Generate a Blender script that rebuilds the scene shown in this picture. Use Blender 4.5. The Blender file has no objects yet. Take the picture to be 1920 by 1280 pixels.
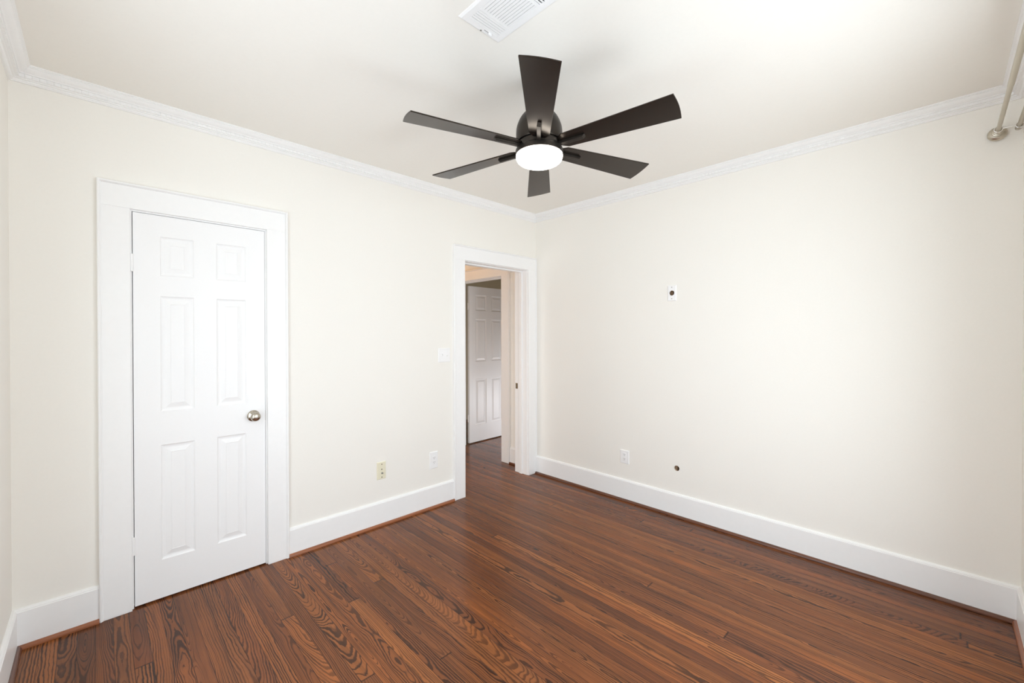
import bpy, bmesh, math, random
from mathutils import Matrix, Vector
random.seed(7)
PI = math.pi
SC = bpy.context.scene
COL = SC.collection

# ------------------------------------------------------------------ camera
cam_d = bpy.data.cameras.new('camera')
cam = bpy.data.objects.new('camera', cam_d)
COL.objects.link(cam)
RT = Vector((0.71322431, -0.7009338, -0.00169997))
UP = Vector((0.00499748, 0.00265985, 0.99998398))
FW = Vector((0.70091805, 0.71322137, -0.00539997))
M = Matrix((RT, UP, -FW)).transposed().to_4x4()
M.translation = Vector((-3.1898, -2.9077, 1.408))
cam.matrix_world = M
cam_d.sensor_width = 36.0
cam_d.lens = 792.17 / 1920 * 36.0
cam_d.shift_y = -8.98 / 1920
cam_d.clip_start = 0.02
SC.camera = cam

# ------------------------------------------------------------------ world and light
SC.view_settings.view_transform = 'Standard'
SC.view_settings.look = 'None'
SC.view_settings.gamma = 1.0
SC.view_settings.use_curve_mapping = False
SC.view_settings.exposure = 0.02
SC.cycles.diffuse_bounces = 10
SC.cycles.max_bounces = 14

W = bpy.data.worlds.new('world')
SC.world = W
W.use_nodes = True
wn = W.node_tree
wn.nodes.clear()
bgn = wn.nodes.new('ShaderNodeBackground')
bgn.inputs[0].default_value = (0.80, 0.90, 1.0, 1)
bgn.inputs[1].default_value = 1.0
wo = wn.nodes.new('ShaderNodeOutputWorld')
wn.links.new(bgn.outputs[0], wo.inputs[0])

def area_light(name, loc, direction, sx, sy, power, color):
    d = bpy.data.lights.new(name, 'AREA')
    d.shape = 'RECTANGLE'
    d.size, d.size_y = sx, sy
    d.energy = power
    d.color = color
    o = bpy.data.objects.new(name, d)
    COL.objects.link(o)
    o.location = loc
    o.rotation_euler = Vector(direction).to_track_quat('-Z', 'Y').to_euler()
    return o

DAY = (0.868, 0.948, 1.0)
# daylight through the front windows, and through a side window added for light
WIN_F = [(-1.84, -0.93), (-3.06, -2.12)]          # window openings of the front wall (x range)
WIN_S = (-2.40, -0.98)                            # opening of the unseen side window, added for light (y range)
WZ0, WZ1 = 0.28, 2.16
for (a, b), pw in zip(WIN_F, (37, 12.5)):
    area_light('daylight', ((a + b) / 2, -3.335, (WZ0 + WZ1) / 2), (0, 1, 0.0), b - a, WZ1 - WZ0, pw, DAY)
area_light('daylight', (-3.626, sum(WIN_S) / 2, (WZ0 + WZ1) / 2), (1, 0, 0.0), WIN_S[1] - WIN_S[0], WZ1 - WZ0, 28, DAY)  # light of the added side window
# daylight of the room across the hall
area_light('daylight', (1.40, 0.20, 0.32), (-0.4, 1, 0.05), 0.9, 0.5, 20, (0.93, 0.955, 1.0))
# unseen area light added at the hall's far end, standing in for daylight
area_light('daylight', (-2.02, 0.85, 0.75), (1, 0, -0.1), 0.8, 1.1, 12, (1.0, 0.98, 0.96))
# warm ceiling lamp of the hall
hl = bpy.data.lights.new('hall_lamp', 'POINT')
hl.energy = 8.0
hl.color = (1.0, 0.56, 0.26)
hl.shadow_soft_size = 0.09
hlo = bpy.data.objects.new('hall_lamp', hl)
COL.objects.link(hlo)
hlo.location = (-0.75, 1.75, 2.42)

# ------------------------------------------------------------------ materials
def new_mat(name):
    m = bpy.data.materials.new(name)
    m.use_nodes = True
    return m, m.node_tree, m.node_tree.nodes['Principled BSDF']

def paint(name, rgb, rough=0.5, bump=0.0, scale=60.0, spec=0.35):
    m, nt, b = new_mat(name)
    b.inputs['Roughness'].default_value = rough
    b.inputs['Specular IOR Level'].default_value = spec
    tc = nt.nodes.new('ShaderNodeNewGeometry')
    nz = nt.nodes.new('ShaderNodeTexNoise')
    nz.inputs['Scale'].default_value = scale
    nz.inputs['Detail'].default_value = 4
    nt.links.new(tc.outputs['Position'], nz.inputs['Vector'])
    mx = nt.nodes.new('ShaderNodeMix')
    mx.data_type = 'RGBA'
    mx.inputs[6].default_value = (*[c * 0.985 for c in rgb], 1)
    mx.inputs[7].default_value = (*[min(1, c * 1.015) for c in rgb], 1)
    nt.links.new(nz.outputs['Fac'], mx.inputs[0])
    nt.links.new(mx.outputs[2], b.inputs['Base Color'])
    if bump:
        bp = nt.nodes.new('ShaderNodeBump')
        bp.inputs['Strength'].default_value = bump
        bp.inputs['Distance'].default_value = 0.002
        nt.links.new(nz.outputs['Fac'], bp.inputs['Height'])
        nt.links.new(bp.outputs[0], b.inputs['Normal'])
    return m

def metal(name, rgb, rough, aniso_noise=0.0):
    m, nt, b = new_mat(name)
    b.inputs['Base Color'].default_value = (*rgb, 1)
    b.inputs['Metallic'].default_value = 1.0
    nz = nt.nodes.new('ShaderNodeTexNoise')
    nz.inputs['Scale'].default_value = 300
    mr = nt.nodes.new('ShaderNodeMapRange')
    mr.inputs['To Min'].default_value = rough * 0.85
    mr.inputs['To Max'].default_value = rough * 1.15
    nt.links.new(nz.outputs['Fac'], mr.inputs['Value'])
    nt.links.new(mr.outputs[0], b.inputs['Roughness'])
    return m

MAT_WALL = paint('cream_wall_paint', (0.903, 0.882, 0.835), 0.7, 0.08, 90, 0.2)
MAT_OLIVE = paint('olive_tan_wall_paint', (0.62, 0.55, 0.40), 0.7, 0.08, 90, 0.2)
MAT_CEIL = paint('ceiling_paint', (0.903, 0.882, 0.835), 0.8, 0.10, 70, 0.2)
MAT_TRIM = paint('white_trim_paint', (0.93, 0.93, 0.93), 0.35, 0.03, 40, 0.4)
MAT_DOOR = paint('white_door_paint', (0.925, 0.925, 0.93), 0.38, 0.04, 120, 0.4)
MAT_PLASTIC = paint('white_plastic', (0.92, 0.92, 0.925), 0.3, 0, 30, 0.5)
MAT_IVORY = paint('ivory_plastic', (0.83, 0.79, 0.62), 0.35, 0, 30, 0.5)
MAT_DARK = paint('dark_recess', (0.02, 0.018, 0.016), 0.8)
MAT_SLOT = paint('slot_shadow', (0.16, 0.16, 0.16), 0.8)  # grey that carries the shade inside slots and the vent
MAT_SCREW = metal('screw_steel', (0.45, 0.44, 0.42), 0.35)
MAT_NICKEL = metal('satin_nickel', (0.50, 0.46, 0.39), 0.2)
MAT_ROD = metal('pewter_rod', (0.56, 0.515, 0.435), 0.36)
MAT_CHROME = metal('bright_ring', (0.86, 0.85, 0.84), 0.14)
MAT_STRIKE = metal('aged_strike', (0.24, 0.20, 0.14), 0.4)
MAT_GYP = paint('bare_plaster', (0.62, 0.50, 0.38), 0.9)
MAT_STUD = paint('raw_stud_wood', (0.62, 0.40, 0.25), 0.8)
MAT_FAN = paint('fan_bronze', (0.016, 0.0145, 0.013), 0.34, 0, 200, 0.4)
MAT_BLADE = paint('fan_blade', (0.007, 0.0055, 0.0045), 0.24, 0, 200, 0.55)

for mt_ in (MAT_FAN, MAT_BLADE):
    mt_.node_tree.nodes['Principled BSDF'].inputs['Specular Tint'].default_value = (1.0, 0.80, 0.64, 1)

def lamp_mat():
    m, nt, b = new_mat('lit_opal_glass')
    b.inputs['Base Color'].default_value = (0.9, 0.88, 0.84, 1)
    b.inputs['Emission Color'].default_value = (1.0, 0.93, 0.82, 1)
    b.inputs['Emission Strength'].default_value = 6.0
    return m
MAT_LAMP = lamp_mat()

def glass_mat():
    m = bpy.data.materials.new('window_glass')
    m.use_nodes = True
    nt = m.node_tree
    nt.nodes.clear()
    t = nt.nodes.new('ShaderNodeBsdfTransparent')
    g = nt.nodes.new('ShaderNodeBsdfGlossy')
    g.inputs['Roughness'].default_value = 0.02
    x = nt.nodes.new('ShaderNodeMixShader')
    x.inputs[0].default_value = 0.06
    o = nt.nodes.new('ShaderNodeOutputMaterial')
    nt.links.new(t.outputs[0], x.inputs[1])
    nt.links.new(g.outputs[0], x.inputs[2])
    nt.links.new(x.outputs[0], o.inputs[0])
    return m
MAT_GLASS = glass_mat()

class NG:
    """tiny node-graph helper"""
    def __init__(s, nt):
        s.nt = nt
    def val(s, sock, v):
        if isinstance(v, (int, float)):
            sock.default_value = v
        elif isinstance(v, (tuple, list)):
            sock.default_value = v
        else:
            s.nt.links.new(v, sock)
    def m(s, op, a, b=0.0, c=0.0):
        n = s.nt.nodes.new('ShaderNodeMath')
        n.operation = op
        s.val(n.inputs[0], a); s.val(n.inputs[1], b); s.val(n.inputs[2], c)
        return n.outputs[0]
    def xyz(s, x, y, z):
        n = s.nt.nodes.new('ShaderNodeCombineXYZ')
        s.val(n.inputs[0], x); s.val(n.inputs[1], y); s.val(n.inputs[2], z)
        return n.outputs[0]
    def noise(s, vec, scale=1.0, detail=2.0, rough=0.5):
        n = s.nt.nodes.new('ShaderNodeTexNoise')
        n.inputs['Scale'].default_value = scale
        n.inputs['Detail'].default_value = detail
        n.inputs['Roughness'].default_value = rough
        s.nt.links.new(vec, n.inputs['Vector'])
        return n.outputs['Fac']
    def white(s, vec):
        n = s.nt.nodes.new('ShaderNodeTexWhiteNoise')
        n.noise_dimensions = '3D'
        s.nt.links.new(vec, n.inputs['Vector'])
        sp = s.nt.nodes.new('ShaderNodeSeparateColor')
        s.nt.links.new(n.outputs['Color'], sp.inputs[0])
        return sp.outputs[0], sp.outputs[1], sp.outputs[2]
    def rng(s, v, a, b, c, d, smooth=False):
        n = s.nt.nodes.new('ShaderNodeMapRange')
        if smooth:
            n.interpolation_type = 'SMOOTHSTEP'
        s.val(n.inputs['Value'], v)
        for k, q in (('From Min', a), ('From Max', b), ('To Min', c), ('To Max', d)):
            s.val(n.inputs[k], q)
        return n.outputs[0]
    def ramp(s, v, stops):
        n = s.nt.nodes.new('ShaderNodeValToRGB')
        e = n.color_ramp.elements
        e[0].position, e[0].color = stops[0][0], stops[0][1]
        e[1].position, e[1].color = stops[-1][0], stops[-1][1]
        for p, c in stops[1:-1]:
            q = e.new(p); q.color = c
        s.nt.links.new(v, n.inputs[0])
        return n.outputs[0]
    def mix(s, f, a, b, mode='MIX'):
        n = s.nt.nodes.new('ShaderNodeMix')
        n.data_type = 'RGBA'
        n.blend_type = mode
        s.val(n.inputs[0], f); s.val(n.inputs[6], a); s.val(n.inputs[7], b)
        return n.outputs[2]

def wood_floor():
    m, nt, b = new_mat('heart_pine_boards')
    g = NG(nt)
    geo = nt.nodes.new('ShaderNodeNewGeometry')
    sp = nt.nodes.new('ShaderNodeSeparateXYZ')
    nt.links.new(geo.outputs['Position'], sp.inputs[0])
    X, Y = sp.outputs[0], sp.outputs[1]
    PW, PL = 0.0593, 7.5
    xi = g.m('DIVIDE', g.m('ADD', X, 10.021), PW)
    i = g.m('FLOOR', xi)
    fu = g.m('FRACT', xi)
    ra, rb, rc = g.white(g.xyz(i, 3.7, 0.5))
    yj = g.m('ADD', g.m('DIVIDE', Y, PL), g.m('MULTIPLY_ADD', ra, 7.0, 20.0))
    j = g.m('FLOOR', yj)
    fv = g.m('FRACT', yj)
    r1, r2, r3 = g.white(g.xyz(i, j, 1.5))
    r4, r5, r6 = g.white(g.xyz(i, j, 9.5))
    u = g.m('MULTIPLY', g.m('SUBTRACT', fu, 0.5), PW)
    seed = g.m('MULTIPLY_ADD', r4, 60.0, g.m('MULTIPLY', i, 1.7))
    # wander of the pith along the board
    wob = g.m('SUBTRACT', g.noise(g.xyz(g.m('MULTIPLY', u, 5.0), g.m('MULTIPLY', Y, 2.2), seed), 1.0, 2.0), 0.5)
    wob2 = g.m('SUBTRACT', g.noise(g.xyz(g.m('MULTIPLY', u, 34.0), g.m('MULTIPLY', Y, 9.0), seed), 1.0, 3.0, 0.55), 0.5)
    u0 = g.m('MULTIPLY', g.m('SUBTRACT', r1, 0.5), 0.15)
    steep = g.m('MULTIPLY', g.m('POWER', g.m('SUBTRACT', r5, 0.5), 3.0), 0.95)
    d = g.m('ADD', g.m('MULTIPLY_ADD', r2, 0.035, 0.004), g.m('MULTIPLY', Y, steep))
    d = g.m('ADD', d, g.m('MULTIPLY', wob, 0.055))
    du = g.m('ADD', g.m('SUBTRACT', u, u0), g.m('MULTIPLY', wob, 0.012))
    R = g.m('SQRT', g.m('ADD', g.m('MULTIPLY', du, du), g.m('MULTIPLY', d, d)))
    freq = g.rng(g.m('POWER', r6, 1.1), 0.0, 1.0, 75.0, 290.0)
    rings = g.m('ADD', g.m('MULTIPLY', R, freq), g.m('MULTIPLY', wob2, 1.5))
    saw = g.m('FRACT', rings)
    ringid, ringw, _ = g.white(g.xyz(g.m('FLOOR', rings), seed, 2.0))
    lo = g.rng(ringw, 0, 1, 0.22, 0.70)
    late = g.m('MULTIPLY', g.rng(saw, lo, g.m('ADD', lo, 0.30), 0, 1, True), g.rng(saw, 0.93, 1.0, 1, 0, True))
    patch = g.noise(g.xyz(g.m('MULTIPLY', X, 3.0), g.m('MULTIPLY', Y, 1.2), seed), 1.0, 3.0)
    amp = g.m('MULTIPLY', g.rng(r3, 0, 1, 0.64, 1.0), g.rng(patch, 0.25, 0.55, 0.55, 1.0))
    late = g.m('MULTIPLY', late, amp)
    fibre = g.noise(g.xyz(g.m('MULTIPLY', X, 420.0), g.m('MULTIPLY', Y, 9.0), seed), 1.0, 3.0, 0.6)
    rb2, rc2, rd2 = g.white(g.xyz(i, j, 17.5))
    light = g.mix(g.rng(patch, 0.3, 0.7, 0, 1), (0.345, 0.104, 0.029, 1), (0.185, 0.056, 0.018, 1))
    light = g.mix(g.m('MULTIPLY', rb2, 0.75), light, (0.430, 0.152, 0.043, 1))
    light = g.mix(g.m('MULTIPLY', rc2, 0.75), light, (0.125, 0.043, 0.020, 1))
    dark = g.mix(r5, (0.017, 0.0105, 0.008, 1), (0.036, 0.016, 0.009, 1))
    streak = g.noise(g.xyz(g.m('MULTIPLY', X, 30.0), g.m('MULTIPLY', Y, 2.4), seed), 1.0, 4.0, 0.6)
    light = g.mix(g.rng(streak, 0.48, 0.75, 0.0, 0.62), light, (0.085, 0.034, 0.018, 1))
    col = g.mix(late, light, dark)
    col = g.mix(g.rng(fibre, 0.35, 0.75, 0.0, 0.30), col, (0.075, 0.030, 0.016, 1))
    # seams between boards and butt joints
    es = g.m('ABSOLUTE', g.m('SUBTRACT', fu, 0.5))
    seamw = g.noise(g.xyz(i, g.m('MULTIPLY', Y, 3.0), 4.0), 1.0, 2.0)
    seam = g.m('MULTIPLY', g.rng(es, 0.472, 0.489, 0, 1, True), g.rng(seamw, 0.35, 0.6, 0.55, 1.0))
    ev = g.m('ABSOLUTE', g.m('SUBTRACT', fv, 0.5))
    butt = g.rng(ev, 0.4993, 0.4998, 0, 0.9, True)
    gap = g.m('MAXIMUM', seam, butt)
    col = g.mix(g.m('MULTIPLY', gap, 0.80), col, (0.008, 0.005, 0.004, 1))
    # a few pale chips in the finish
    nt.links.new(col, b.inputs['Base Color'])
    rough = g.rng(patch, 0.3, 0.7, 0.15, 0.23)
    nt.links.new(rough, b.inputs['Roughness'])
    b.inputs['Specular IOR Level'].default_value = 0.22
    b.inputs['Coat Weight'].default_value = 0.0
    b.inputs['Coat Roughness'].default_value = 0.12
    bp = nt.nodes.new('ShaderNodeBump')
    bp.inputs['Strength'].default_value = 0.35
    bp.inputs['Distance'].default_value = 0.0012
    cup = g.m('MULTIPLY', es, es)
    nt.links.new(g.m('SUBTRACT', g.m('MULTIPLY', cup, -0.8), gap), bp.inputs['Height'])
    nt.links.new(bp.outputs[0], b.inputs['Normal'])
    return m
MAT_FLOOR = wood_floor()

def stained_wood(name, c1, c2, axis):
    m, nt, b = new_mat(name)
    g = NG(nt)
    geo = nt.nodes.new('ShaderNodeNewGeometry')
    sp = nt.nodes.new('ShaderNodeSeparateXYZ')
    nt.links.new(geo.outputs['Position'], sp.inputs[0])
    a, c = (sp.outputs[0], sp.outputs[1]) if axis == 'x' else (sp.outputs[1], sp.outputs[0])
    n = g.noise(g.xyz(g.m('MULTIPLY', a, 4.0), g.m('MULTIPLY', c, 260.0), g.m('MULTIPLY', sp.outputs[2], 260.0)), 1.0, 3.0)
    nt.links.new(g.mix(g.rng(n, 0.35, 0.7, 0, 1), (*c1, 1), (*c2, 1)), b.inputs['Base Color'])
    b.inputs['Roughness'].default_value = 0.28
    b.inputs['Coat Weight'].default_value = 0.3
    b.inputs['Coat Roughness'].default_value = 0.1
    return m
MAT_SHOE_LIT = stained_wood('stained_shoe_lit', (0.36, 0.118, 0.042), (0.22, 0.072, 0.028), 'x')  # lit copy of the one shoe stain, brightness put into the colour
MAT_SHOE_SHADED = stained_wood('stained_shoe_shaded', (0.17, 0.056, 0.024), (0.07, 0.026, 0.014), 'y')  # shaded copy of the same stain, darkened in the colour

# ------------------------------------------------------------------ mesh helpers
def box(bm, x0, x1, y0, y1, z0, z1, mi=0):
    vs = [bm.verts.new((x, y, z)) for x in (x0, x1) for y in (y0, y1) for z in (z0, z1)]
    for q in ((0, 1, 3, 2), (4, 6, 7, 5), (0, 4, 5, 1), (2, 3, 7, 6), (0, 2, 6, 4), (1, 5, 7, 3)):
        f = bm.faces.new([vs[k] for k in q])
        f.material_index = mi
    return vs

def lathe(bm, prof, seg=48, mat=None, mi=0, ysq=1.0):
    """revolve (r, z) profile about local z; mat = Matrix placing it"""
    mat = mat or Matrix.Identity(4)
    rows = []
    for r, z in prof:
        if r < 1e-6:
            rows.append([bm.verts.new(mat @ Vector((0, 0, z)))])
        else:
            rows.append([bm.verts.new(mat @ Vector((r * math.cos(2 * PI * k / seg), r * ysq * math.sin(2 * PI * k / seg), z))) for k in range(seg)])
    for a, b in zip(rows, rows[1:]):
        for k in range(seg):
            k2 = (k + 1) % seg
            if len(a) == 1 and len(b) == 1:
                continue
            if len(a) == 1:
                f = bm.faces.new((a[0], b[k], b[k2]))
            elif len(b) == 1:
                f = bm.faces.new((a[k], b[0], a[k2]))
            else:
                f = bm.faces.new((a[k], b[k], b[k2], a[k2]))
            f.smooth = True
            f.material_index = mi
    return rows

def cyl(bm, p0, p1, r, seg=20, mi=0, r2=None):
    p0, p1 = Vector(p0), Vector(p1)
    ax = p1 - p0
    L = ax.length
    mt = Matrix.Translation(p0) @ ax.to_track_quat('Z', 'Y').to_matrix().to_4x4()
    r2 = r if r2 is None else r2
    lathe(bm, [(0, 0), (r, 0), (r2, L), (0, L)], seg, mt, mi)

def torus(bm, center, normal, R, r, seg=40, ring=14):
    mt = Matrix.Translation(Vector(center)) @ Vector(normal).to_track_quat('Z', 'Y').to_matrix().to_4x4()
    rows = []
    for a in range(seg):
        t = 2 * PI * a / seg
        rows.append([bm.verts.new(mt @ Vector(((R + r * math.cos(2 * PI * k / ring)) * math.cos(t), (R + r * math.cos(2 * PI * k / ring)) * math.sin(t), r * math.sin(2 * PI * k / ring)))) for k in range(ring)])
    for a in range(seg):
        b = (a + 1) % seg
        for k in range(ring):
            f = bm.faces.new((rows[a][k], rows[b][k], rows[b][(k + 1) % ring], rows[a][(k + 1) % ring]))
            f.smooth = True

def finish(name, bm, mats, parent=None, bevel=0.0, seg=2, angle=40, recalc=True):
    if recalc:
        bmesh.ops.recalc_face_normals(bm, faces=bm.faces)
    for e in bm.edges:
        if len(e.link_faces) == 2 and e.calc_face_angle(0) > 0.62:
            e.smooth = False
    me = bpy.data.meshes.new(name)
    bm.to_mesh(me)
    bm.free()
    o = bpy.data.objects.new(name, me)
    COL.objects.link(o)
    for mt in (mats if isinstance(mats, (list, tuple)) else [mats]):
        me.materials.append(mt)
    if parent is not None:
        o.parent = parent
    if bevel:
        md = o.modifiers.new('bevel', 'BEVEL')
        md.width = bevel
        md.segments = seg
        md.limit_method = 'ANGLE'
        md.angle_limit = math.radians(angle)
        md.harden_normals = False
    return o

def tag(o, label, cat, group=None, kind=None):
    o['label'] = label
    o['category'] = cat
    if group:
        o['group'] = group
    if kind:
        o['kind'] = kind
    return o

def struct(o, label, cat):
    return tag(o, label, cat, None, 'structure')

def thing(name, label, cat, loc, rot=(0, 0, 0), group=None):
    o = bpy.data.objects.new(name, None)
    COL.objects.link(o)
    o.empty_display_size = 0.1
    o.location = loc
    o.rotation_euler = rot
    return tag(o, label, cat, group)

def sweep(bm, prof, A, B, nrm, m0=0.0, m1=0.0, smooth=False, mi=0):
    """extrude a closed (p, z) profile from A to B; p goes along nrm; ends slide along the run by m*p (mitre)"""
    A, B, nrm = Vector(A), Vector(B), Vector(nrm)
    t = (B - A).normalized()
    ra = [bm.verts.new(A + nrm * p + t * (m0 * p) + Vector((0, 0, z))) for p, z in prof]
    rb = [bm.verts.new(B + nrm * p - t * (m1 * p) + Vector((0, 0, z))) for p, z in prof]
    n = len(prof)
    for k in range(n):
        f = bm.faces.new((ra[k], ra[(k + 1) % n], rb[(k + 1) % n], rb[k]))
        f.material_index = mi
    for r in (ra, rb):
        f = bm.faces.new(r)
        f.material_index = mi

# ------------------------------------------------------------------ room shell
LX, LY, CZ = -3.466, -3.181, 2.606
WT = 0.150                     # thickness of the door wall
D1 = (-3.067, -2.4465, 2.050)  # clear opening of the closet door
D2 = (-0.9184, -0.1195, 2.050) # clear opening of the doorway
HX = 0.030                     # hall wall face
HY0, HY1 = 0.515, 1.344        # opening of the door across the hall
J = 0.020                      # jamb thickness

bm = bmesh.new()
box(bm, LX - 0.4, 3.4, LY - 0.4, 3.0, -0.08, 0.0)
struct(finish('floor', bm, MAT_FLOOR), 'reddish brown heart pine board floor with dark grain', 'floor')

bm = bmesh.new()
box(bm, LX - 0.16, 0.17, LY - 0.16, 0.0, CZ, CZ + 0.12)
struct(finish('ceiling', bm, MAT_CEIL), 'plain cream white ceiling above the fan', 'ceiling')
bm = bmesh.new()
box(bm, LX - 0.16, 3.3, 0.0, 2.9, CZ, CZ + 0.12)
struct(finish('ceiling', bm, MAT_CEIL), 'hall ceiling glimpsed beyond the open doorway', 'ceiling')

def wall_cells(bm, axis, face, back, a0, a1, z0, z1, holes):
    """solid wall made of blocks around rectangular openings (a0,a1,z0,z1)"""
    cuts = sorted({a0, a1, *[h[0] for h in holes], *[h[1] for h in holes]})
    for p, q in zip(cuts, cuts[1:]):
        zs = sorted([(h[2], h[3]) for h in holes if h[0] <= p + 1e-6 and h[1] >= q - 1e-6])
        z = z0
        for s, e in zs + [(z1, z1)]:
            if s > z + 1e-6:
                lo, hi = sorted((face, back))
                if axis == 'x':
                    box(bm, p, q, lo, hi, z, s)
                else:
                    box(bm, lo, hi, p, q, z, s)
            z = max(z, e)

bm = bmesh.new()
wall_cells(bm, 'x', 0.0, WT, LX - 0.16, 0.16, 0, CZ, [(D1[0] - J, D1[1] + J, 0, D1[2] + J), (D2[0] - J, D2[1] + J, 0, D2[2] + J)])
struct(finish('wall_left', bm, MAT_WALL), 'cream wall holding the closed panel door and the open doorway', 'wall')

# right wall, with the two round holes a cable once came through
HOLES = [(-1.4375, 1.727, 0.0235), (-1.475, 0.3725, 0.0205)]
HS = 0.05
bm = bmesh.new()
RW = 0.16
holes = [(cy - HS, cy + HS, cz - HS, cz + HS) for cy, cz, r in HOLES]
wall_cells(bm, 'y', 0.0, RW, LY - 0.16, 0.0, 0, CZ, holes)
for cy, cz, r in HOLES:
    n = 40
    sq, ci, c2, c3 = [], [], [], []
    for k in range(n):
        t = 2 * PI * k / n
        c, s = math.cos(t), math.sin(t)
        q = HS / max(abs(c), abs(s))
        sq.append(bm.verts.new((0, cy + c * q, cz + s * q)))
        ci.append(bm.verts.new((0, cy + c * r, cz + s * r)))
        c2.append(bm.verts.new((0.016, cy + c * r, cz + s * r)))
        c3.append(bm.verts.new((0.016, cy + c * HS * 0.98, cz + s * HS * 0.98)))
    for k in range(n):
        k2 = (k + 1) % n
        bm.faces.new((sq[k], sq[k2], ci[k2], ci[k]))
        f = bm.faces.new((ci[k], ci[k2], c2[k2], c2[k])); f.material_index = 1
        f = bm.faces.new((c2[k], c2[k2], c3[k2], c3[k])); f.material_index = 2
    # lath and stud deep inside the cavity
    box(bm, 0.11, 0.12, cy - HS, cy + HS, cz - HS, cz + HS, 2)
    box(bm, 0.034, 0.11, cy + r * 0.45, cy + HS, cz - HS, cz + HS, 3)
struct(finish('wall_right', bm, [MAT_WALL, MAT_GYP, MAT_DARK, MAT_STUD]), 'long plain cream wall with a blank plate and a small round cable hole', 'wall')

bm = bmesh.new()
wall_cells(bm, 'x', LY, LY - 0.15, LX - 0.16, 0.16, 0, CZ, [(a, b, WZ0, WZ1) for a, b in WIN_F])
struct(finish('wall_front', bm, MAT_WALL), 'cream window wall at the right edge of the photo under the curtain rod', 'wall')
bm = bmesh.new()
wall_cells(bm, 'y', LX, LX - 0.15, LY - 0.16, 0.0, 0, CZ, [(*WIN_S, WZ0, WZ1)])
struct(finish('wall_side', bm, MAT_WALL), 'cream side wall seen as a sliver at the left edge of the photo', 'wall')

# closet behind the closed door
bm = bmesh.new()
box(bm, LX, -2.2, 0.75, 0.80, 0, CZ)
box(bm, LX - 0.05, LX, WT, 0.8, 0, CZ)
box(bm, -2.25, -2.2, WT, 0.75, 0, CZ)
struct(finish('wall_closet', bm, MAT_WALL), 'closet enclosure behind the closed panel door', 'wall')

# hall and the room across it
bm = bmesh.new()
wall_cells(bm, 'y', HX, 0.160, WT, 2.9, 0, CZ, [(HY0 - J, HY1 + J, 0, 2.075)])
struct(finish('wall_hall', bm, MAT_WALL), 'cream hall wall seen through the open doorway', 'wall')
bm = bmesh.new()
box(bm, -2.2, -2.1, WT, 2.9, 0, CZ)
box(bm, -2.2, 3.3, 2.6, 2.7, 0, CZ)
box(bm, 3.2, 3.3, WT, 2.6, 0, CZ)
box(bm, 0.16, 3.3, 0.0, WT, 0, CZ)
struct(finish('wall_rear', bm, MAT_OLIVE), 'tan walls of the room across the hall', 'wall')

# ------------------------------------------------------------------ windows behind the camera
def window(idx, a, b, axis, face, back, label):
    def bx(bm_, p0, p1, d0, d1, z0, z1):
        lo, hi = sorted((d0, d1))
        if axis == 'x':
            box(bm_, p0, p1, lo, hi, z0, z1)
        else:
            box(bm_, lo, hi, p0, p1, z0, z1)
    s = 1 if face > back else -1
    bm = bmesh.new()
    for p0, p1, z0, z1 in ((a - 0.11, a, WZ0 - 0.03, WZ1 + 0.12), (b, b + 0.11, WZ0 - 0.03, WZ1 + 0.12), (a, b, WZ1, WZ1 + 0.12)):
        bx(bm, p0, p1, face, face + s * 0.022, z0, z1)
    bx(bm, a - 0.13, b + 0.13, face, face + s * 0.05, WZ0 - 0.055, WZ0 - 0.03)
    fr = finish('window_%d' % idx, bm, MAT_TRIM, None, 0.002)
    struct(fr, label, 'window')
    mid = (WZ0 + WZ1) / 2
    for z0, z1, off in ((WZ0, mid + 0.02, 0.05), (mid - 0.02, WZ1, 0.085)):
        bm = bmesh.new()
        f0, f1 = face - s * off, face - s * (off + 0.034)
        bx(bm, a, a + 0.045, f0, f1, z0, z1)
        bx(bm, b - 0.045, b, f0, f1, z0, z1)
        bx(bm, a + 0.045, b - 0.045, f0, f1, z0, z0 + 0.05)
        bx(bm, a + 0.045, b - 0.045, f0, f1, z1 - 0.05, z1)
        sa = finish('sash', bm, MAT_TRIM, fr)
        bm = bmesh.new()
        bx(bm, a + 0.045, b - 0.045, face - s * (off + 0.015), face - s * (off + 0.018), z0 + 0.05, z1 - 0.05)
        finish('pane', bm, MAT_GLASS, sa)
window(1, *WIN_F[0], 'x', LY, LY - 0.15, 'white sash window under the curtain rod nearest the right wall')
window(2, *WIN_F[1], 'x', LY, LY - 0.15, 'white sash window under the curtain rod nearest the side wall')
window(3, *WIN_S, 'y', LX, LX - 0.15, 'unseen white sash window added to the side wall for light')

# ------------------------------------------------------------------ crown moulding
CP, CD = 0.072, 0.064
DN = [(0.036, -0.0335), (0.036, -0.047)]
CROWN = [(0, 0), (CP, 0), (CP, -0.0055), (0.067, -0.0065), (0.067, -0.0105), (0.0635, -0.0115),
         (0.060, -0.0165), (0.055, -0.0212), (0.049, -0.0248), (0.0435, -0.0270), (0.0405, -0.0285),
         (0.0405, -0.0315), (0.0385, -0.0332), (0.0305, -0.0340), (0.0305, -0.0475), (0.0235, -0.0485), (0.0235, -0.0520),
         (0.0165, -0.0535), (0.0155, -0.0565), (0.0125, -0.0600), (0.0090, -0.0612), (0.0090, -CD), (0, -CD)]

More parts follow.
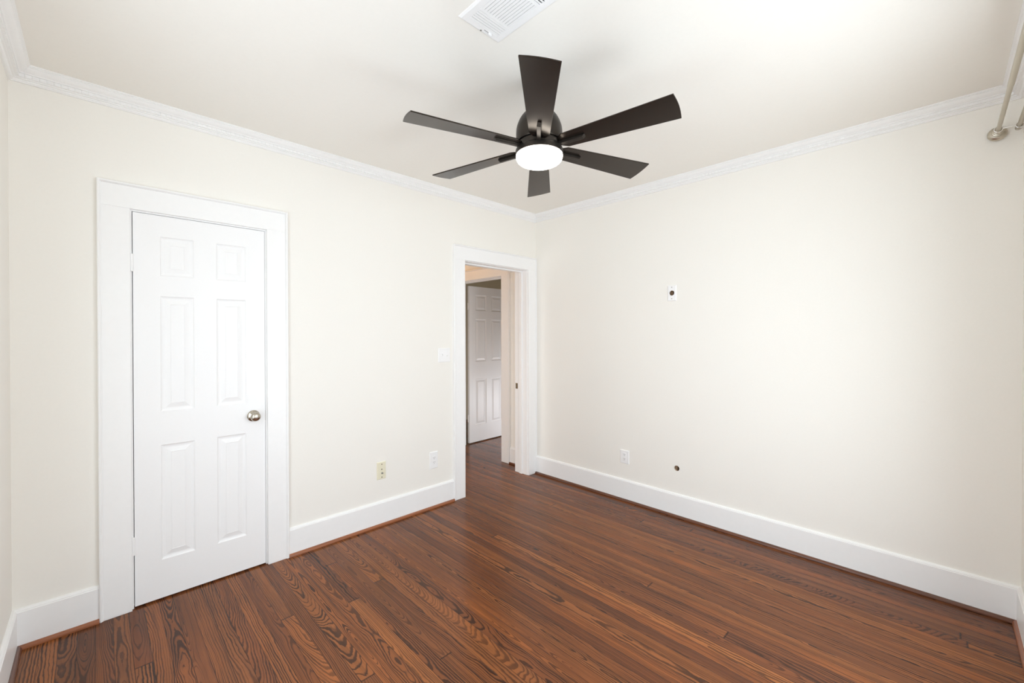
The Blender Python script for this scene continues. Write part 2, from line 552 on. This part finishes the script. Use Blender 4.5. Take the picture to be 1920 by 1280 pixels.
def crown(idx, A, B, nrm, label):
    bm = bmesh.new()
    A, B, nrm = Vector((*A, CZ)), Vector((*B, CZ)), Vector((*nrm, 0))
    sweep(bm, CROWN, A, B, nrm, 1.0, 1.0)
    t = (B - A).normalized()
    L = (B - A).length
    n = int((L - 0.06) / 0.0222)
    st = (L - 0.06) / n
    # dentil blocks with rounded lower corners
    for k in range(n):
        s0 = 0.03 + k * st + 0.0007
        s1 = 0.03 + (k + 1) * st - 0.0007
        sec = [(s0, -0.0338), (s1, -0.0338), (s1, -0.0440), (s1 - 0.0012, -0.0462), (s1 - 0.004, -0.0474), (s0 + 0.004, -0.0474), (s0 + 0.0012, -0.0462), (s0, -0.0440)]
        fr = [bm.verts.new(A + t * s + nrm * 0.0352 + Vector((0, 0, z))) for s, z in sec]
        bk = [bm.verts.new(A + t * s + nrm * 0.0300 + Vector((0, 0, z))) for s, z in sec]
        bm.faces.new(fr)
        for q in range(len(sec)):
            q2 = (q + 1) % len(sec)
            bm.faces.new((fr[q], fr[q2], bk[q2], bk[q]))
    struct(finish('trim_%d' % idx, bm, MAT_TRIM), label, 'crown moulding')
crown(1, (LX, 0), (0, 0), (0, -1), 'white dentil crown moulding along the door wall')
crown(2, (0, 0), (0, LY), (-1, 0), 'white dentil crown moulding along the long plain right wall')
crown(3, (0, LY), (LX, LY), (0, 1), 'white dentil crown moulding above the curtain rod')
crown(4, (LX, LY), (LX, 0), (1, 0), 'white dentil crown moulding at the left edge of the photo')

# ------------------------------------------------------------------ baseboards and shoe mouldings
BASE = [(0, 0.0), (0.016, 0.0), (0.016, 0.1655), (0.0130, 0.1680), (0.0130, 0.1715), (0.0075, 0.1785), (0.003, 0.180), (0, 0.180)]
SH = [(0.016, 0.0005), (0.0315, 0.0005), (0.0315, 0.006), (0.0300, 0.0118), (0.0262, 0.0162), (0.0210, 0.0185), (0.016, 0.0190)]
TN = [5]
def baseboard(side, segs, nrm, mat, lab):
    bm = bmesh.new()
    bs = bmesh.new()
    for A, B, m0, m1 in segs:
        sweep(bm, BASE, (*A, 0), (*B, 0), (*nrm, 0), m0, m1)
        sweep(bs, SH, (*A, 0), (*B, 0), (*nrm, 0), m0, m1)
    struct(finish('baseboard_' + side, bm, MAT_TRIM), 'tall white baseboard ' + lab, 'baseboard')
    o = finish('trim_%d' % TN[0], bs, mat, None)
    struct(o, 'stained wood shoe moulding under the baseboard ' + lab, 'shoe moulding')
    TN[0] += 1
CW1 = (-3.188, -2.329)
CW2 = (-1.0375, -0.0005)
baseboard('left', [((LX, 0), (CW1[0], 0), 1, 0), ((CW1[1], 0), (CW2[0], 0), 0, 0)], (0, -1), MAT_SHOE_LIT, 'of the door wall')
baseboard('right', [((0, -0.024), (0, LY), 0, 1)], (-1, 0), MAT_SHOE_SHADED, 'of the long plain right wall')
baseboard('front', [((0, LY), (LX, LY), 1, 1)], (0, 1), MAT_SHOE_LIT, 'at the bottom right corner of the photo')
baseboard('side', [((LX, LY), (LX, 0), 1, 1)], (1, 0), MAT_SHOE_SHADED, 'at the bottom left corner of the photo')
baseboard('hall', [((HX, 0.391), (HX, WT), 0, 0), ((HX, 2.6), (HX, HY1 + 0.124), 0, 0)], (-1, 0), MAT_SHOE_SHADED, 'of the hall seen through the doorway')

# ------------------------------------------------------------------ door casings and jambs
def casing(x0, x1, h, o0, o1, top, label, face=-0.020):
    """built facing -y at wall plane y=0; x0..x1 clear opening, o0..o1 outer edges"""
    bm = bmesh.new()
    bw = 0.015
    box(bm, o0 + bw, x0 - 0.0, face, 0.0, 0, h)
    box(bm, x1, o1 - bw, face, 0.0, 0, h)
    box(bm, o0 + bw, o1 - bw, face, 0.0, h, top - bw)
    # outer back band, mitred
    def ring(off, y):
        return [(o0 + off, y, 0), (o0 + off, y, top - off), (o1 - off, y, top - off), (o1 - off, y, 0)]
    prof = [(0.0, 0.0), (0.0, face - 0.004), (0.0035, face - 0.0075), (0.0085, face - 0.0075), (bw - 0.002, face - 0.003), (bw + 0.0008, face - 0.003), (bw + 0.0008, 0.0)]
    rows = [[bm.verts.new(p) for p in ring(off, y)] for off, y in prof]
    for a, b in zip(rows, rows[1:]):
        for k in range(3):
            bm.faces.new((a[k], a[k + 1], b[k + 1], b[k]))
    bm.faces.new([r[0] for r in rows]); bm.faces.new([r[3] for r in rows])
    o = finish('trim_%d' % TN[0], bm, MAT_TRIM, None, 0.0022, 2, 50)
    TN[0] += 1
    return struct(o, label, 'door casing')

def jamb(x0, x1, h, y0, y1, reveal, stops, label):
    bm = bmesh.new()
    box(bm, x0 - J + 0.0, x0 + reveal, y0, y1, 0, h - reveal + 0.0)
    box(bm, x1 - reveal, x1 + J, y0, y1, 0, h - reveal)
    box(bm, x0 - J, x1 + J, y0, y1, h - reveal, h + J)
    if stops:
        s0, s1 = stops
        box(bm, x0 + reveal, x0 + reveal + 0.011, s0, s1, 0, h - reveal - 0.011)
        box(bm, x1 - reveal - 0.011, x1 - reveal, s0, s1, 0, h - reveal - 0.011)
        box(bm, x0 + reveal, x1 - reveal, s0, s1, h - reveal - 0.011, h - reveal)
    o = finish('trim_%d' % TN[0], bm, MAT_TRIM, None, 0.0012, 1, 50)
    TN[0] += 1
    return struct(o, label, 'door jamb')

casing(D1[0], D1[1], D1[2], CW1[0], CW1[1], 2.1768, 'wide white casing around the closed panel door')
jamb(D1[0], D1[1], D1[2], 0.0, WT, 0.0075, (0.036, 0.075), 'white jamb around the closed panel door')
casing(D2[0], D2[1], D2[2], CW2[0], CW2[1], 2.1768, 'wide white casing around the open doorway in the corner')
jamb(D2[0], D2[1], D2[2], 0.0, WT + 0.02, 0.005, (0.062, 0.100), 'white jamb lining the open doorway in the corner')

# casing and jamb of the door across the hall (the same builders, turned to face the hall)
hc = casing(-HY1, -HY0, 2.056, -HY1 - 0.124, -HY0 + 0.124, 2.178, 'white casing across the hall around the half seen panel door', -0.025)
hc.rotation_euler = (0, 0, -PI / 2)
hc.location = (HX, 0, 0)
hj = jamb(-HY1, -HY0, 2.056, 0.0, 0.13, 0.006, (0.03, 0.07), 'white jamb across the hall around the half seen panel door')
hj.rotation_euler = (0, 0, -PI / 2)
hj.location = (HX, 0, 0)

# ------------------------------------------------------------------ six-panel doors
def door_slab(width, zb, zt, cols, rows, th=0.035):
    """moulded slab, local x 0..width, front face at y=0 facing -y, panels on both faces"""
    bm = bmesh.new()
    rings = [(0.0, 0.0), (0.004, 0.0045), (0.011, 0.0070), (0.018, 0.0074), (0.024, 0.0060), (0.040, 0.0018), (0.0425, 0.0008), (0.0445, 0.0022)]
    xs = sorted({0, width, *[c for p in cols for c in p]})
    zs = sorted({zb, zt, *[r for p in rows for r in p]})
    for y, s in ((0.0, 1), (th, -1)):
        for xa, xb in zip(xs, xs[1:]):
            for za, zb_ in zip(zs, zs[1:]):
                if (xa, xb) in cols and (za, zb_) in rows:
                    prev = None
                    for ins, dep in rings:
                        v = [bm.verts.new((x, y + s * dep, z)) for x, z in ((xa + ins, za + ins), (xb - ins, za + ins), (xb - ins, zb_ - ins), (xa + ins, zb_ - ins))]
                        if prev:
                            for k in range(4):
                                bm.faces.new((prev[k], prev[(k + 1) % 4], v[(k + 1) % 4], v[k]))
                        prev = v
                    bm.faces.new(prev)
                else:
                    bm.faces.new([bm.verts.new((x, y, z)) for x, z in ((xa, za), (xb, za), (xb, zb_), (xa, zb_))])
    for a, b in (((0, zb), (0, zt)), ((0, zt), (width, zt)), ((width, zt), (width, zb)), ((width, zb), (0, zb))):
        bm.faces.new([bm.verts.new(p) for p in ((a[0], 0, a[1]), (b[0], 0, b[1]), (b[0], th, b[1]), (a[0], th, a[1]))])
    bmesh.ops.remove_doubles(bm, verts=bm.verts, dist=1e-5)
    return bm

def hinge(parent, x, y, z, leafdir=1, h=0.088):
    bm = bmesh.new()
    n = 5
    for k in range(n):
        a = z - h / 2 + h * k / n
        cyl(bm, (x, y, a + 0.0003), (x, y, a + h / n - 0.0003), 0.0066, 20)
    cyl(bm, (x, y, z - h / 2 - 0.001), (x, y, z + h / 2 + 0.001), 0.0058, 12)
    box(bm, x, x + leafdir * 0.006, y, y + 0.014, z - h / 2, z + h / 2)
    return finish('hinge', bm, MAT_TRIM, parent)

def knob(parent, x, y, z):
    mt = Matrix.Translation((x, y, z)) @ Vector((0, -1, 0)).to_track_quat('Z', 'Y').to_matrix().to_4x4()
    bm = bmesh.new()
    lathe(bm, [(0, 0), (0.0335, 0), (0.0335, 0.003), (0.031, 0.006), (0.025, 0.009), (0.016, 0.0115), (0.0125, 0.014), (0.0115, 0.024),
               (0.0120, 0.030), (0.016, 0.034), (0.0225, 0.038), (0.0262, 0.044), (0.0272, 0.050), (0.0255, 0.057), (0.0205, 0.0625), (0.012, 0.0655), (0, 0.0665)], 48, mt)
    o = finish('door_knob', bm, MAT_NICKEL, parent)
    o['label'] = 'round satin nickel knob'
    return o

DX0 = D1[0] + 0.0105
DW = (D1[1] - 0.0100) - DX0
off = DX0
colsA = [(-2.949 - off, -2.804 - off), (-2.701 - off, -2.556 - off)]
rowsA = [(0.212, 0.823), (1.001, 1.614), (1.722, 1.930)]
d1 = finish('door_1', door_slab(DW, 0.010, 2.0395, colsA, rowsA), MAT_DOOR, None)
d1.location = (DX0, -0.001, 0)
struct(d1, 'closed white six panel door with a nickel knob', 'door')
hinge(d1, -0.0045, -0.007, 1.779)
hinge(d1, -0.0045, -0.007, 0.324)
knob(d1, -2.519 - off, 0.0, 0.921)
bm = bmesh.new()
box(bm, DW - 0.0005, DW + 0.0045, 0.004, 0.020, 0.885, 0.945)
finish('latch', bm, MAT_STRIKE, d1)

d2x = 0.2175
colsB = [(0.102, 0.296), (0.388, 0.582)]
rowsB = [(0.228, 0.828), (1.055, 1.608), (1.719, 1.923)]
d2 = finish('door_2', door_slab(0.70, 0.012, 2.030, colsB, rowsB), MAT_DOOR, None)
d2.location = (d2x, 1.338, 0)
d2.rotation_euler = (0, 0, math.radians(2.0))
struct(d2, 'white six panel door standing open across the hall', 'door')
hinge(d2, -0.016, 0.006, 1.768, 1, 0.09)
hinge(d2, -0.016, 0.006, 0.330, 1, 0.09)
# latch strike on the doorway jamb
bm = bmesh.new()
box(bm, D2[1] - 0.0065, D2[1] - 0.0045, 0.128, 0.158, 0.853, 0.910)
tag(finish('strike_plate', bm, MAT_STRIKE), 'small dark brass strike plate on the doorway jamb', 'strike plate')

# ------------------------------------------------------------------ wall plates
def plate(bm, w, h, t=0.006, hole=None):
    """bevelled cover plate facing -y"""
    b = 0.004
    if not hole:
        pts = [(-w / 2, 0, -h / 2), (w / 2, 0, -h / 2), (w / 2, 0, h / 2), (-w / 2, 0, h / 2)]
        r = [[bm.verts.new(p) for p in pts]]
        r.append([bm.verts.new((x, -t * 0.45, z)) for x, y, z in pts])
        r.append([bm.verts.new((x - math.copysign(b, x), -t, z - math.copysign(b, z))) for x, y, z in pts])
        for a, c in zip(r, r[1:]):
            for k in range(4):
                bm.faces.new((a[k], a[(k + 1) % 4], c[(k + 1) % 4], c[k]))
        bm.faces.new(r[-1])
        return
    n = 48
    def rect(hw, hh, y):
        out = []
        for k in range(n):
            t_ = 2 * PI * (k + 0.5) / n
            c, s = math.cos(t_), math.sin(t_)
            q = min(hw / max(abs(c), 1e-6), hh / max(abs(s), 1e-6))
            out.append(bm.verts.new((c * q, y, s * q)))
        for sx in (-hw, hw):
            for sz in (-hh, hh):
                v = min(out, key=lambda p: (p.co.x - sx) ** 2 + (p.co.z - sz) ** 2)
                v.co.x, v.co.z = sx, sz
        return out
    def circ(y):
        return [bm.verts.new((hole * math.cos(2 * PI * (k + 0.5) / n), y, hole * math.sin(2 * PI * (k + 0.5) / n))) for k in range(n)]
    rows = [rect(w / 2, h / 2, 0), rect(w / 2, h / 2, -t * 0.45), rect(w / 2 - b, h / 2 - b, -t), circ(-t), circ(0)]
    for a, c in zip(rows, rows[1:]):
        for k in range(n):
            bm.faces.new((a[k], a[(k + 1) % n], c[(k + 1) % n], c[k]))

def screw(parent, x, y, z, r=0.0034, mat=None, slot=True):
    bm = bmesh.new()
    mt = Matrix.Translation((x, y, z)) @ Vector((0, -1, 0)).to_track_quat('Z', 'Y').to_matrix().to_4x4()
    lathe(bm, [(0, 0), (r, 0), (r, 0.0008), (r * 0.6, 0.0014), (0, 0.0016)], 20, mt)
    return finish('screw', bm, mat or MAT_SCREW, parent)

def face_y(loc, out, label, cat, name, group=None):
    rz = 0 if out == 'y' else -PI / 2
    return thing(name, label, cat, loc, (0, 0, rz), group)

# double light switch
sw = face_y((-1.126, 0, 1.2365), 'y', 'white double toggle switch plate beside the open doorway', 'light switch', 'light_switch')
bm = bmesh.new(); plate(bm, 0.118, 0.116)
finish('cover_plate', bm, MAT_PLASTIC, sw)
for cx, up in ((-0.023, 1), (0.023, -1)):
    bm = bmesh.new()
    box(bm, cx - 0.0055, cx + 0.0055, -0.0072, -0.0055, -0.0125, 0.0125)
    finish('toggle_slot', bm, MAT_PLASTIC, sw, 0.0005)
    bm = bmesh.new()
    v = box(bm, cx - 0.0035, cx + 0.0035, -0.020, -0.006, -0.0045, 0.0045)
    for q in v:
        if q.co.y < -0.015:
            q.co.z += up * 0.008
    finish('toggle', bm, MAT_PLASTIC, sw, 0.001)
    for s in (-1, 1):
        screw(sw, cx, -0.006, s * 0.030, 0.0030, MAT_PLASTIC)

def outlet(loc, out, label, w, h):
    o = face_y(loc, out, label, 'outlet', 'power_outlet', 'white power outlets')
    bm = bmesh.new(); plate(bm, w, h)
    finish('cover_plate', bm, MAT_PLASTIC, o)
    bm = bmesh.new()
    box(bm, -0.0165, 0.0165, -0.0078, -0.005, -0.0335, 0.0335)
    finish('receptacle', bm, MAT_PLASTIC, o, 0.001)
    bm = bmesh.new()
    for s in (-1, 1):
        zc = s * 0.018
        box(bm, -0.0075, -0.0055, -0.0082, -0.0076, zc - 0.001, zc + 0.008)
        box(bm, 0.0050, 0.0075, -0.0082, -0.0076, zc - 0.0005, zc + 0.0075)
        cyl(bm, (0, -0.0076, zc - 0.007), (0, -0.0082, zc - 0.007), 0.0024, 12)
    finish('slot', bm, MAT_SLOT, o)
    return o
outlet((-1.2325, 0, 0.384), 'y', 'white power outlet left of the open doorway', 0.078, 0.136)
outlet((0, -1.0245, 0.3695), 'x', 'white power outlet low on the long right wall', 0.084, 0.112)

# ivory phone and cable plate
ph = face_y((-1.6925, 0, 0.4035), 'y', 'ivory phone and cable jack plate between the closed door and an outlet', 'jack plate', 'jack_plate')
bm = bmesh.new(); plate(bm, 0.070, 0.128)
finish('cover_plate', bm, MAT_IVORY, ph)
for z in (0.046, -0.049):
    screw(ph, 0.002, -0.006, z, 0.0042, MAT_STRIKE)
bm = bmesh.new()
cyl(bm, (0.001, -0.006, 0.009), (0.001, -0.0075, 0.009), 0.0042, 16)
finish('phone_jack', bm, MAT_STRIKE, ph)
bm = bmesh.new()
mt = Matrix.Translation((0.004, -0.006, -0.019)) @ Vector((0, -1, 0)).to_track_quat('Z', 'Y').to_matrix().to_4x4()
lathe(bm, [(0, 0), (0.0072, 0), (0.0072, 0.003), (0.0048, 0.0032), (0.0048, 0.010), (0.0020, 0.010), (0, 0.008)], 12, mt)
finish('coax_connector', bm, MAT_SCREW, ph)

# plate with an open hole, high on the right wall
cp = face_y((0, -1.4375, 1.727), 'x', 'white plate with an open round hole high on the right wall', 'cable plate', 'cable_plate')
bm = bmesh.new(); plate(bm, 0.070, 0.120, 0.006, 0.0195)
finish('cover_plate', bm, MAT_PLASTIC, cp)
for s in (1, -1):
    screw(cp, 0, -0.006, s * 0.044, 0.0040)

# ------------------------------------------------------------------ ceiling fan with light
FX, FY, FZ = -1.706, -1.582, 2.283
fan = thing('ceiling_fan', 'dark bronze six blade ceiling fan with a lit round lamp', 'ceiling fan', (FX, FY, FZ))
def smooth_prof(p, n, k):
    """Catmull-Rom through the first n points of a profile, k steps per span; the rest unchanged"""
    out = []
    for i in range(n - 1):
        a, b, c, d = p[max(i - 1, 0)], p[i], p[i + 1], p[min(i + 2, n - 1)]
        for q in range(k):
            t = q / k
            out.append(tuple(0.5 * (2 * b[j] + (c[j] - a[j]) * t + (2 * a[j] - 5 * b[j] + 4 * c[j] - d[j]) * t * t + (3 * b[j] - a[j] - 3 * c[j] + d[j]) * t ** 3) for j in (0, 1)))
    return out + list(p[n - 1:])
# canopy and short rod reach the ceiling
bm = bmesh.new()
lathe(bm, [(0, CZ - FZ), (0.066, CZ - FZ), (0.066, CZ - FZ - 0.012), (0.055, CZ - FZ - 0.035), (0.030, CZ - FZ - 0.050), (0.013, CZ - FZ - 0.053), (0.013, 0.175)], 48)
finish('canopy', bm, MAT_FAN, fan)
bm = bmesh.new()
dome = [(0.013, 0.190), (0.030, 0.186), (0.047, 0.177), (0.064, 0.163), (0.080, 0.146), (0.092, 0.128), (0.1005, 0.109), (0.1065, 0.088), (0.1085, 0.066), (0.1085, 0.024), (0.1060, 0.019), (0.094, 0.019)]
lathe(bm, smooth_prof(dome, 9, 4), 72)
finish('motor_housing', bm, MAT_FAN, fan)
bm = bmesh.new()
lathe(bm, [(0.0, 0.024), (0.1000, 0.0165), (0.1000, -0.0075), (0.0, -0.008)], 64)
finish('hub_band', bm, MAT_FAN, fan, 0.001)
bm = bmesh.new()
lathe(bm, [(0.0, -0.007), (0.1030, -0.0105), (0.1070, -0.0112), (0.1100, -0.0135), (0.1114, -0.0180), (0.1118, -0.026), (0.1112, -0.036), (0.1060, -0.039), (0.0, -0.039)], 72)
finish('light_rim', bm, MAT_FAN, fan)
bm = bmesh.new()
lathe(bm, [(0.0, -0.036), (0.1085, -0.036), (0.1095, -0.043), (0.1085, -0.051), (0.1045, -0.0595), (0.0975, -0.0665), (0.086, -0.0725), (0.068, -0.0775), (0.040, -0.081), (0.0, -0.082)], 72)
sh = finish('lamp_shade', bm, MAT_LAMP, fan)
sh['label'] = 'glowing white opal lamp'

def blade_bm():
    """blade along +x, pitched about its axis later; thickness in z"""
    bm = bmesh.new()
    tip_r, wt_ = 0.624, 0.0715
    out = [(0.104, -0.026), (0.134, -0.0465)]
    out += [(0.618, -wt_)]
    for k in range(1, 8):                        # gently bowed tip
        y = -wt_ + 2 * wt_ * k / 8
        out.append((0.6175 + 0.0065 * (1 - (y / wt_) ** 2), y))
    out += [(0.618, wt_), (0.134, 0.0465), (0.104, 0.026)]
    th = 0.0058
    lo = [bm.verts.new((x, y, -th / 2)) for x, y in out]
    hi = [bm.verts.new((x, y, th / 2)) for x, y in out]
    bm.faces.new(lo); bm.faces.new(hi)
    for k in range(len(out)):
        k2 = (k + 1) % len(out)
        bm.faces.new((lo[k], lo[k2], hi[k2], hi[k]))
    return bm
def iron_bm():
    bm = bmesh.new()
    v = box(bm, 0.090, 0.232, -0.0088, 0.0088, -0.0165, -0.0028)
    for q in v:
        if q.co.x > 0.22 and q.co.z < -0.01:
            q.co.x -= 0.010
    box(bm, 0.090, 0.112, -0.0095, 0.0095, -0.0172, 0.006)
    return bm
PITCH = -10.94
bl0 = finish('fan_blade', blade_bm(), MAT_BLADE, fan, 0.0012, 2)
ir0 = finish('blade_arm', iron_bm(), MAT_FAN, bl0, 0.0015, 2)
for k in range(6):
    th = 2.828 + k * PI / 3
    b_ = bl0 if k == 0 else bl0.copy()
    a_ = ir0 if k == 0 else ir0.copy()
    if k:
        COL.objects.link(b_); COL.objects.link(a_)
        b_.parent = fan
        a_.parent = b_
    b_.matrix_local = Matrix.Rotation(th, 4, 'Z') @ Matrix.Rotation(math.radians(PITCH), 4, 'X')
# the fan hangs very slightly out of level
tx, ty = -0.016, -0.019
fan.rotation_euler = (math.atan(ty), -math.atan(tx), 0)

# ------------------------------------------------------------------ ceiling air register
VX0, VX1, VY1 = -2.214, -2.008, -1.628
VL = 0.342
vt = thing('ceiling_vent', 'white louvred air register in the ceiling near the fan', 'vent', ((VX0 + VX1) / 2, VY1 - VL / 2, CZ))
hw, hl = (VX1 - VX0) / 2, VL / 2
def vent_build():
    bm = bmesh.new()
    T = 0.007
    iw = 0.0705                    # half width of the louvre field
    ya, yb = hl - 0.030, -hl + 0.030
    # face frame: four bevelled strips
    def strip(x0, x1, y0, y1):
        box(bm, x0, x1, y0, y1, -T, -0.001)
    strip(-hw + 0.008, -iw, -hl + 0.008, hl - 0.008)
    strip(iw, hw - 0.008, -hl + 0.008, hl - 0.008)
    strip(-iw, iw, ya, hl - 0.008)
    strip(-iw, iw, -hl + 0.008, yb)
    # sloping rim
    def rg(o, z):
        return [bm.verts.new(p) for p in ((-hw + o, -hl + o, z), (hw - o, -hl + o, z), (hw - o, hl - o, z), (-hw + o, hl - o, z))]
    rows = [rg(0, 0), rg(0.0005, -0.0022), rg(0.009, -T), rg(0.0095, -T + 0.002)]
    for a, b in zip(rows, rows[1:]):
        for k in range(4):
            bm.faces.new((a[k], a[(k + 1) % 4], b[(k + 1) % 4], b[k]))
    # dividers between the three louvre banks
    d1_, d2_ = hl - 0.093, -hl + 0.093
    strip(-iw, iw, d1_ - 0.006, d1_ + 0.006)
    strip(-iw, iw, d2_ - 0.006, d2_ + 0.006)
    fr = finish('frame', bm, MAT_PLASTIC, vt, 0.0006, 1)
    # flat sheet behind the louvres, the duct's shade put into its colour
    bm = bmesh.new()
    box(bm, -iw - 0.002, iw + 0.002, yb - 0.002, ya + 0.002, -0.0012, -0.0004)
    finish('duct_shade', bm, MAT_SLOT, vt)
    # end banks: blades along x;  middle bank: blades along y
    def blades(n, a0, a1, b0, b1, along, lean, nm, wide=False):
        bm = bmesh.new()
        st = (a1 - a0) / n
        for k in range(n):
            c = a0 + st * (k + 0.5)
            e = st * 0.5
            z0, z1 = -0.0064, -0.0018
            lo, hi = (c - e * 0.93, c + e * (0.80 if not wide else 0.25))
            if lean < 0:
                lo, hi = (c + e * 0.93, c - e * 0.80)
            pts = [(lo, z0 + 0.0004), (lo, z0 - 0.0006), (hi, z0 - 0.0006), (hi + (hi - lo) * 0.12, z1), (hi + (hi - lo) * 0.10, z1 + 0.0006), (hi, z0 + 0.0004)]
            ends = []
            for b in (b0, b1):
                ends.append([bm.verts.new((b, p, z) if along == 'x' else (p, b, z)) for p, z in pts])
            nn = len(pts)
            for q in range(nn):
                bm.faces.new((ends[0][q], ends[0][(q + 1) % nn], ends[1][(q + 1) % nn], ends[1][q]))
            bm.faces.new(ends[0]); bm.faces.new(ends[1])
        finish(nm, bm, MAT_PLASTIC, vt)
    blades(5, d1_ + 0.006, ya, -iw, iw, 'x', 1, 'louvre_bank')
    blades(11, -iw, iw, d2_ + 0.006, d1_ - 0.006, 'y', 1, 'louvre_bank')
    blades(5, yb, d2_ - 0.006, -iw, iw, 'x', 1, 'louvre_bank', True)
    bm = bmesh.new()
    mt = Matrix.Translation((0.0, hl - 0.0105, -T)) @ Matrix.Rotation(PI, 4, 'X')
    lathe(bm, [(0, 0), (0.0042, 0), (0.0036, 0.0014), (0, 0.002)], 20, mt)
    finish('screw', bm, MAT_SCREW, vt)
    bm = bmesh.new()
    mt = Matrix.Translation((0.0, -hl + 0.0105, -T)) @ Matrix.Rotation(PI, 4, 'X')
    lathe(bm, [(0, 0), (0.0042, 0), (0.0036, 0.0014), (0, 0.002)], 20, mt)
    finish('screw', bm, MAT_SCREW, vt)
    bm = bmesh.new()
    box(bm, 0.008, 0.030, hl - 0.0225, hl - 0.0205, -T - 0.0003, -T + 0.001)
    finish('lever_slot', bm, MAT_SLOT, vt)
    bm = bmesh.new()
    box(bm, 0.031, 0.046, hl - 0.024, hl - 0.019, -T - 0.008, -T + 0.001)
    finish('damper_lever', bm, MAT_PLASTIC, vt, 0.002, 2)
vent_build()

# ------------------------------------------------------------------ double curtain rod over the front windows
RZ = 2.3925
RYF, RYB = -3.0965, -3.1620
rod = thing('curtain_rod', 'pewter double curtain rod at the upper right corner', 'curtain rod', (-0.03, LY, RZ))
def L(x, y, z):
    return (x + 0.03, y - LY, z - RZ)
bm = bmesh.new()
cyl(bm, L(-0.055, RYF, RZ), L(-1.30, RYF, RZ), 0.0085, 28)
fr_ = finish('front_rod', bm, MAT_ROD, rod)
bm = bmesh.new()
cyl(bm, L(-0.60, RYF, RZ), L(-3.30, RYF, RZ), 0.0098, 28)
finish('telescoping_tube', bm, MAT_ROD, fr_)
bm = bmesh.new()
cyl(bm, L(-0.060, RYB, RZ), L(-3.30, RYB, RZ), 0.0085, 24)
bk_ = finish('back_rod', bm, MAT_ROD, rod)
bm = bmesh.new()
mt = Matrix.Translation(Vector(L(-0.060, RYB, RZ))) @ Vector((1, 0, 0)).to_track_quat('Z', 'Y').to_matrix().to_4x4()
lathe(bm, [(0, -0.004), (0.0115, -0.004), (0.0118, 0.020), (0.009, 0.026), (0, 0.028)], 28, mt)
finish('end_cap', bm, MAT_ROD, bk_)
def finial(x, sgn):
    bm = bmesh.new()
    mt = Matrix.Translation(Vector(L(x, RYF, RZ))) @ Vector((sgn, 0, 0)).to_track_quat('Z', 'Y').to_matrix().to_4x4()
    lathe(bm, [(0, -0.046), (0.0115, -0.046), (0.0130, -0.043), (0.0130, -0.039), (0.0112, -0.037), (0.0112, -0.035), (0.0155, -0.033), (0.0165, -0.029), (0.0155, -0.025), (0.0138, -0.0235), (0.0138, -0.0215), (0.0190, -0.020), (0.0200, -0.016), (0.0195, -0.0125),
               (0.0180, -0.0115), (0.0250, -0.0085), (0.0310, -0.003), (0.0340, 0.004), (0.0335, 0.010), (0.027, 0.014), (0, 0.015)], 48, mt)
    f = finish('finial', bm, MAT_ROD, rod)
    f['label'] = 'grooved disc finial'
finial(-0.022, 1)
def bracket(x):
    bm = bmesh.new()
    torus(bm, L(x, RYF, RZ), (1, 0, 0), 0.0135, 0.0024)
    torus(bm, L(x, RYB, RZ), (1, 0, 0), 0.0120, 0.0024)
    cyl(bm, L(x, RYF - 0.013, RZ), L(x, RYB + 0.011, RZ), 0.0030, 14)
    box(bm, *[L(x, 0, 0)[0] - 0.004, L(x, 0, 0)[0] + 0.004], 0.0, 0.006, -0.030, 0.030)
    cyl(bm, L(x, LY, RZ - 0.018), L(x, RYB, RZ - 0.013), 0.003, 10)
    b = finish('bracket', bm, MAT_CHROME, rod)
    b['label'] = 'bright ringed rod bracket'
bracket(-0.084)
bracket(-1.65)
bracket(-3.10)
